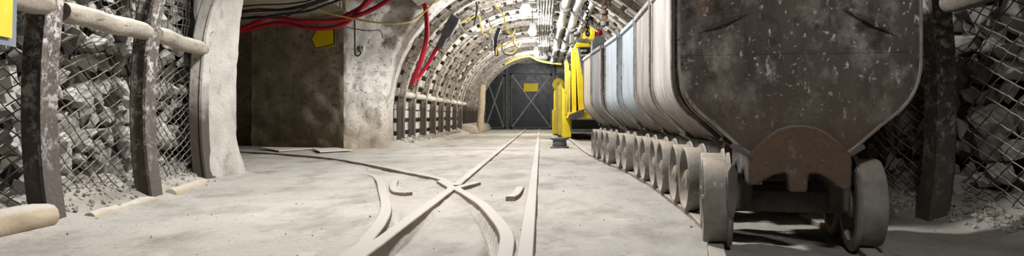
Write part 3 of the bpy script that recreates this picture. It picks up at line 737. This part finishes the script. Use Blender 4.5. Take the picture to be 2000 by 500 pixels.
log(tuple(G(937, 260)), tuple(P(943, 165, G(937,260).y)), .12, 'pale upright timber prop left of the black doors', m_wood_new, name='timber_prop', seed=50)
m = MB(); m.prism([(-2.72,0),(-2.1,0),(-2.2,.25),(-2.45,.32),(-2.72,.32)], 25.8, 33); tag(m.build('concrete_plinth', m_plaster, bevel=.03), 'low pale concrete plinth under the far tunnel arches', 'plinth')

# ------------------------------------------------------------------ signs on the left
wall_pt0 = lambda px, py: P(px, py, 11.8615/(1+.567*(px-PX)/F))
t = thing('arrow_sign', 'yellow five sided arrow sign pointing left on the dark gallery wall', 'sign', wall_pt0(632, 95))
def wall_pt(px, py, off):
    k = (px-PX)/F; D = 11.8615/(1+.567*k)-off; return P(px, py, D)
def sgn(pts, o0, o1, nm, mat, k=1.0, dy=0):
    cx_, cy_ = sum(p[0] for p in pts)/len(pts), sum(p[1] for p in pts)/len(pts)
    q = [(cx_+(p[0]-cx_)*k, cy_+(p[1]-cy_)*k+dy) for p in pts]; n = len(q); m = MB()
    fr = [wall_pt(a, b, o0) for a, b in q]; nb = Vector((.49, .87, 0))*(o0-o1)
    m.add(fr+[v+nb for v in fr], [tuple(range(n)), tuple(range(2*n-1, n-1, -1))]+[(i, (i+1) % n, n+(i+1) % n, n+i) for i in range(n)]); return m.build(nm, mat, t)
ar = [(607.5,77),(618,57),(651.5,55.5),(652,86),(615.5,94.5)]
sgn(ar, .10, .075, 'back_plate', m_rubber); sgn(ar, .115, .10, 'face', m_sign_yellow, .93); sgn(ar, .07, -.02, 'lower_edge', m_olive, 1.0, 2.5)
t = thing('yellow_board', 'worn yellow board on a blue grey sheet in the upper left corner', 'sign', (-2.5, 3.6, .93))
def quad(y0, y1, zb0, zb1, zt, x, th, nm, mat):
    m = MB(); m.prism([(y0, zb0), (y1, zb1), (y1+.02, zt), (y0, zt)], x, x-th, 'yz'); m.build(nm, mat, t)
quad(2.9, 3.66, .945, .927, 1.6, -2.5, .012, 'backing_sheet', m_sign_grey)
quad(2.92, 3.615, .985, .965, 1.58, -2.488, .01, 'face', m_sign_pale)

# ------------------------------------------------------------------ hoses and cables
def hose(pts, r, label, mat, name, cat, n=10, seg=8):
    m = MB(); m.tube(smooth_path([P(*p) for p in pts], seg), r, n)
    return tag(m.build(name, mat, smooth=180), label, cat)
hose([(440,60,13.2),(470,56,13.2),(505,42,13.2),(530,33,13.2),(580,40,13.2),(625,41,13.2),(680,36,13.2),(730,17,13.2),(775,-10,13.2)], .04, 'upper red hose hanging across the gallery mouth', m_red, 'red_hose', 'hose')
hose([(440,64,13.35),(480,58,13.35),(545,45,13.35),(600,54,13.3),(640,55,13.3),(678,43,13.3),(705,15,13.3),(728,-12,13.3)], .04, 'lower red hose sagging over the yellow arrow sign', m_red, 'red_hose', 'hose')
hose([(668,34,13.5),(690,24,13.5),(715,8,13.5),(730,-8,13.5)], .045, 'short pink dusted hose rising beside the pillar corner', m_red, 'red_hose', 'hose')
hose([(826,-10,13.9),(833,30,13.9),(833,75,13.95),(823,115,14.0),(808,152,14.2),(803,166,14.35)], .045, 'thick red hose hanging down before the first steel arch', m_red, 'red_hose', 'hose')
hose([(803,166,14.4),(815,153,14.5),(835,126,14.5),(850,100,14.5),(858,88,14.5)], .038, 'red hose climbing from the hanging one to the black coupling', m_red, 'red_hose', 'hose')
hose([(610,12,13.1),(640,25,13.1),(680,34,13.1),(725,43,13.1),(770,46,13.2),(800,42,13.4),(830,22,13.6),(860,-10,13.7)], .016, 'thin yellow hose looping below the roof beside the pillar', m_yhose, 'yellow_hose', 'hose')
t = thing('cable_coupling', 'black cable coupling hanging at the end of the red hose', 'coupling', P(860, 92, 14.45))
m = MB(); m.bar(P(858,92,14.45), P(872,66,14.45), .13, .12, up=(0,1,0)); m.build('plug', m_iron, t, bevel=.015)
m = MB(); m.bar(P(870,70,14.45), P(891,32,14.45), .2, .16, up=(0,1,0)); m.build('housing', m_iron, t, bevel=.02)
m = MB(); m.bar(P(883,60,14.36), P(894,42,14.36), .04, .03, up=(0,1,0)); m.build('latch', m_gcable, t)
for k, (ya, yb, yc) in enumerate(((10,2,-6),(22,14,4),(30,27,14),(36,24,6),(20,10,0))):
    hose([(440,ya+6,11.3+.1*k),(500,yb+8,11.3+.1*k),(550,ya-2,11.3+.1*k),(600,yc+8,11.3+.1*k),(640,yc-6,11.3+.1*k),(680,yc-20,11.3+.1*k)], .011+.003*(k % 3), ['topmost black cable under the gallery roof','second black cable from the gallery roof','lowest black cable above the red hoses','slack black cable crossing the others under the gallery roof','thin black cable behind the others under the gallery roof'][k], m_rubber, 'black_cable', 'cable')
# socket box
t = thing('socket_box', 'small white socket box with black cable loop on the white pillar', 'socket', P(704, 102, 13.8))
m = MB(); c = P(705, 95, 13.86); m.box(c, (.12, .07, .1)); m.build('body', m_white_box, t, bevel=.008)
m = MB(); c = P(700, 94, 13.81); m.box(c, (.05, .03, .07)); m.build('cover', m_iron, t)
m = MB(); c = P(707.5, 93, 13.82); m.lathe([(0,-.02),(.016,-.02),(.016,.02),(0,.02)], c, 'y', 10, closed=False); m.build('knob', m_iron, t)
m = MB(); m.tube(smooth_path([P(*p) for p in [(692,28,13.5),(693,60,13.75),(693,98,13.8),(694,107,13.8),(700,109,13.8),(705,103,13.8),(700,99,13.8)]], 6), .013, 6); m.build('cord', m_rubber, t)
hose([(662,48,13.75),(690,56,13.78),(720,60,13.8),(742,60,13.9),(748,75,13.95)], .012, 'thin grey cord sagging over the white pillar', m_gcable, 'grey_cord', 'cable', 6)
# swags in the vault
sw = [([(888,50,15.6),(912,40,15.8),(934,30,16),(938,48,16.2),(944,66,16.3),(952,70,16.4),(958,58,16.4),(962,52,16.5)], 'first yellow hose swag hanging on the left of the vault'),
      ([(957,-8,16.5),(964,8,16.5),(976,20,16.6),(984,32,16.6),(989,55,16.8),(998,68,16.9),(1006,58,17)], 'yellow hose dropping in loops beside the nearest bulb'),
      ([(969,108,17),(971,92,17),(985,90,17.2),(998,82,17.5),(1004,70,17.6),(1004,84,17.6),(1012,92,17.8),(1016,86,18)], 'yellow hose bunched low on the left vault'),
      ([(980,102,20),(1000,104,20),(1010,94,20.3),(1014,84,20.5)], 'short yellow hose behind the bunched loops')]
for pts, lb in sw: hose(pts, .019, lb, m_yhose, 'yellow_hose', 'hose', 8)
hose([(985,126,31),(1000,118,31),(1020,111,31),(1036,110,31),(1050,117,31),(1070,122,31),(1098,125,31)], .05, 'yellow hose strung across above the black doors', m_yhose, 'yellow_hose', 'hose', 8)
gw = [([(884,26,15.4),(892,36,15.4),(900,52,15.5),(908,62,15.6),(920,66,15.8),(940,64,16)], 'grey cable hook curving beside the black coupling', m_gcable, .03),
      ([(930,-5,15.5),(936,16,15.6),(950,32,15.9),(960,54,16.1)], 'thin grey cable slanting under the left vault', m_gcable, .014),
      ([(926,50,15.6),(930,30,15.6),(932,10,15.6),(930,-8,15.6)], 'dark cable hanging vertically on the left vault', m_rubber, .02),
      ([(975,55,17),(968,80,17),(970,108,17.2)], 'dark hanging cable end among the yellow loops', m_rubber, .045),
      ([(950,62,16.4),(958,70,16.4),(962,84,16.5),(960,98,16.6),(952,88,16.6),(946,80,16.6),(950,72,16.6)], 'grey coiled cable on the left vault', m_gcable, .025),
      ([(984,64,18),(995,68,18),(1002,64,18),(1003,56,18)], 'dark cable hook below the yellow loop', m_rubber, .02),
      ([(985,80,19),(980,90,19),(985,104,19),(1000,108,19),(1010,100,19)], 'dark slack cable low on the left vault', m_rubber, .02)]
for pts, lb, mt, r in gw: hose(pts, r, lb, mt, 'hanging_cable', 'cable', 8)
# cable bundle along the roof
for k in range(6):
    pts = []; d = 9.0; x0 = -.05+.06*k
    while d < 33:
        pts += [(x0+.02*noise.noise((d, k, 0)), d, 2.96), (x0+.03*noise.noise((d, k, 4)), d+.75, 2.85+.05*noise.noise((d, k, 9)))]; d += 1.5
    m = MB(); m.tube(smooth_path(pts, 5), .022 if k % 2 else .028, 7)
    tag(m.build('roof_cable', m_gcable if k != 3 else m_pipe, smooth=180), f'{["first","second","third","fourth","fifth","sixth"][k]} grey cable of the bundle sagging along the roof, counted from the bulbs', 'cable', 'cable bundle along the roof')
for i, d in enumerate([14.8, 16.05, 17.6, 19.2, 20.7, 22.3, 24.0]):
    m = MB(); m.box((.1, d+.09, 2.985), (.44, .04, .03))
    m.tube([(-.1, d+.09, 2.985), (-.1, d+.09, 3.1)], .012, 6); m.tube([(.3, d+.09, 2.985), (.3, d+.09, 3.1)], .012, 6)
    tag(m.build('cable_hanger', m_iron), f'galvanised cable hanger bar under the {ORD[i]} tunnel arch', 'hanger', 'cable hanger bars')
# pipes
for k, (x, z, r, lb) in enumerate([(.50,2.82,.085,'left galvanised pipe of the three under the roof'), (.76,2.86,.105,'thick middle galvanised pipe of the three under the roof'), (.98,2.74,.06,'thin right galvanised pipe of the three under the roof')]):
    t = thing('roof_pipe', lb, 'pipe', (x, 8, z), 'pipes under the roof')
    m = MB(); m.lathe([(r, 6.0), (r, 33.5)], (x, 0, z), 'y', 16, closed=False); m.build('pipe_run', m_pipe, t, smooth=180)
    for d in np.arange(12.4+.7*k, 32, 3.1):
        m = MB(); m.lathe([(0,-.05),(r*1.45,-.05),(r*1.45,.05),(0,.05)], (x, d, z), 'y', 16, closed=False); m.lathe([(0,-.1),(r*1.15,-.1),(r*1.15,.1),(0,.1)], (x, d, z), 'y', 16, closed=False); m.build('coupling', m_gcable, t)
        m = MB(); m.tube([(x-r*1.1, d+.3, z), (x-r*1.1, d+.3, 3.0), ], .014, 6); m.tube([(x+r*1.1, d+.3, z), (x+r*1.1, d+.3, 3.0)], .014, 6); m.tube([(x+r*1.1*math.cos(a), d+.3, z-r*1.1*math.sin(a)) for a in np.linspace(0, math.pi, 9)], .014, 6); m.build('pipe_strap', m_iron, t)
# chains
def chain(p, n, ll, r, label, mat=m_chain):
    m = MB(); p = Vector(p)
    for k in range(n):
        c = p-Vector((0, 0, k*ll*.74)); e = Vector((1,0,0)) if k % 2 else Vector((0,1,0))
        m.tube([c+e*(ll*.3*math.cos(a))+Vector((0,0,1))*(ll*.5*math.sin(a)) for a in np.linspace(0, 2*math.pi, 13)[:-1]], r, 6, closed=True)
    return tag(m.build('hanging_chain', mat, smooth=180), label, 'chain', 'hanging chains')
chain(P(1180.5, -20, 9.3), 6, .09, .011, 'rusty chain with a block hanging above the far carts')
t = thing('hook_block', 'rusty pulley block hanging on the chain above the far carts', 'hook', P(1180, 60, 9.3))
m = MB(); m.prism([(P(1172,58,9.3).x, P(1172,58,9.3).z),(P(1184,22,9.3).x,P(1184,22,9.3).z),(P(1187,24,9.3).x,P(1187,24,9.3).z),(P(1184,50,9.3).x,P(1184,50,9.3).z)], 9.28, 9.34); m.build('cheek_plate', m_chain, t)
m = MB(); m.lathe([(0,-.03),(.05,-.025),(.05,.025),(0,.03)], P(1181,46,9.3), 'z', 12, closed=False); m.lathe([(0,-.03),(.05,-.02),(.05,.02),(0,.03)], P(1180,24,9.3), 'z', 12, closed=False); m.build('pulley', m_gcable, t)
chain(P(1078, 30, 15.5), 9, .11, .011, 'pale chain hanging left of the roof pipes', m_gcable)
chain(P(1136, 20, 14), 7, .1, .011, 'pale chain hanging right of the roof pipes', m_gcable)
chain(P(1147, 0, 13), 10, .085, .011, 'dark chain bundle hanging above the yellow machine', m_rubber)

# ------------------------------------------------------------------ yellow loading machine on the cart track
t = thing('yellow_machine', 'yellow loading machine with black base standing behind the mine carts', 'machine', (1.05, 20, 0))
def pbox(nm, mat, x0, x1, y0, y1, d0, d1, bev=.02):
    a, b_ = P(x0, y1, d0), P(x1, y0, d0); m = MB(); m.box(((a.x+b_.x)/2, (d0+d1)/2, (a.z+b_.z)/2), (b_.x-a.x, d1-d0, b_.z-a.z)); return m.build(nm, mat, t, bevel=bev)
def pprism(nm, mat, pts, d0, d1, bev=.01):
    q = [P(p[0], p[1], d0) for p in pts]; m = MB(); m.prism([(v.x, v.z) for v in q], d0, d1); return m.build(nm, mat, t, bevel=bev)
pbox('base', m_rubber, 1116, 1184, 235, 258, 18.8, 26)
pbox('bumper_bar', m_iron, 1117, 1184, 252, 257, 18.6, 18.8)
pprism('front_body', m_yellow, [(1098,268),(1116,268),(1116,222),(1108,219),(1104,176),(1098,170)], 19.6, 20.6)
pprism('side_body', m_olive, [(1090,264),(1102,264),(1102,180),(1096,160),(1090,168)], 20.7, 23.5)
pprism('rear_body', m_yellow, [(1081,262),(1096,262),(1096,214),(1081,214)], 23.6, 27)
pprism('rear_column', m_yellow, [(1083.5,214),(1094,214),(1094,170),(1084,175)], 23.8, 26)
m = MB(); c = P(1091,165,23.3); m.lathe([(0,-.05),(.15,-.05),(.19,-.02),(.19,.1),(0,.1)], c, 'y', 20, closed=False); m.build('drum', m_yellow, t)
m = MB(); m.lathe([(0,-.08),(.06,-.08),(.06,-.04),(0,-.04)], c, 'y', 12, closed=False); m.build('drum_hub', m_olive, t)
pprism('platform', m_yellow, [(1108,231),(1184,231),(1184,214),(1150,214),(1146,218),(1112,219)], 18.3, 20.2)
pprism('step_plate', m_chassis, [(1110,232),(1138,230),(1143,212),(1130,216),(1112,224)], 18.1, 18.3)
pprism('mast', m_yellow, [(1118,220),(1126,220),(1124.5,112),(1121,92),(1116,96)], 18.7, 19.0)
pprism('mast', m_olive, [(1104,224),(1109,224),(1112,128),(1107,115),(1103.5,120)], 19.2, 19.6)
pprism('mast', m_olive, [(1110,222),(1114,222),(1115.5,140),(1111,136)], 19.1, 19.4)
pprism('inner_panel', m_rubber, [(1126,220),(1136,220),(1130,100),(1123,95)], 19.3, 19.5)
pprism('side_frame', m_yellow, [(1130.5,216),(1149,216),(1147,152),(1139,147),(1128.5,94),(1124,94)], 18.6, 18.9)
pprism('grey_channel', m_iron, [(1138,149),(1141.5,149),(1133.5,93),(1127.5,93)], 18.48, 18.6)
pprism('rack_back', m_rubber, [(1141,150),(1154,150),(1153,92),(1133,92)], 18.62, 18.7)
for k in range(6):
    y = 99+k*9; pbox('rack_rung', m_gcable, 1134.5+1.3*k, 1140+1.3*k, y-2.4, y+2.4, 18.45, 18.62, .004); pbox('rack_rung', m_gcable, 1141+1.1*k, 1146+1.1*k, y-2.4, y+2.4, 18.45, 18.62, .004)
pbox('top_plate', m_yellow, 1124, 1152, 84, 92, 18.4, 19.2)
pprism('top_bracket', m_yellow, [(1126,84),(1150,84),(1147,76),(1129,76)], 18.5, 18.8)
m = MB()
for px in (1129, 1137, 1145): m.lathe([(0,-.04),(.05,-.04),(.05,.04),(0,.04)], P(px, 79, 18.45), 'y', 12, closed=False)
m.build('bolt_cap', m_iron, t)
pprism('boom', m_yellow, [(1146,82),(1160,82),(1163,58),(1158,46),(1154,50),(1155,66)], 18.6, 19.2)
pprism('boom_arm', m_olive, [(1130,76),(1148,76),(1144,62),(1136,66)], 18.9, 19.5)
pbox('lamp_bracket', m_iron, 1113, 1122, 66, 84, 18.8, 19.2)
pprism('rear_cover', m_gcable, [(1116,72),(1130,66),(1132,60),(1122,62)], 19.2, 19.8)
# grey lamp housing standing on the farthest cart
t = thing('lamp_housing', 'dark grey chamfered box with a red lamp on top, rising behind the carts', 'lamp', (.75, 10.0, 1.4))
pprism('body', m_iron, [(1156,150),(1185,150),(1185,81),(1179,70),(1163,70),(1156,81)], 9.93, 10.02, .012)
m = MB(); m.lathe([(.0,0),(.04,0),(.036,.06),(.02,.08),(0,.085)], P(1171, 69, 9.97), 'z', 14, closed=False); m.build('red_lamp', m_redglass, t, smooth=180)
m = MB(); m.lathe([(0,0),(.03,0),(.03,.03),(0,.035)], P(1171, 69, 9.97)+Vector((0,0,.08)), 'z', 12, closed=False); m.build('lamp_cap', m_gcable, t)
# iron spool
c = G(1093, 289.5)
t = thing('iron_spool', 'squat dark iron spool standing on the ground before the yellow machine', 'spool', c)
m = MB(); m.lathe([(0,.0),(.17,.0),(.175,.02),(.17,.035),(.13,.045),(.125,.15),(.16,.16),(.172,.17),(.172,.195),(.16,.2),(.10,.2),(.10,.1),(0,.1)], c, 'z', 28, closed=False); m.build('body', m_iron, t)
m = MB(); m.lathe([(.128,.06),(.14,.065),(.14,.075),(.128,.08)], c, 'z', 24); m.build('band', m_chassis, t)
# steel plates on the gallery floor
for pts, lb in (([(522,289.5),(600,287),(640,289),(545,298)], 'larger thin steel plate on the gallery floor'), ([(610,294),(655,292),(690,296),(625,300)], 'smaller thin steel plate at the foot of the pillar')):
    q = [G(*p) for p in pts]; q = [(v.x, min(v.y, 13.75)) for v in q]; m = MB(); m.prism(q, .02, .035, 'xy'); o = m.build('steel_plate', m_plate); o.rotation_euler = (0, .012, 0); tag(o, lb, 'steel plate', 'steel plates on the gallery floor')
# rails need a little track ballast stop
print('objects', len(bpy.data.objects), 'tris', sum(len(o.data.polygons) for o in bpy.data.objects if o.type == 'MESH'))
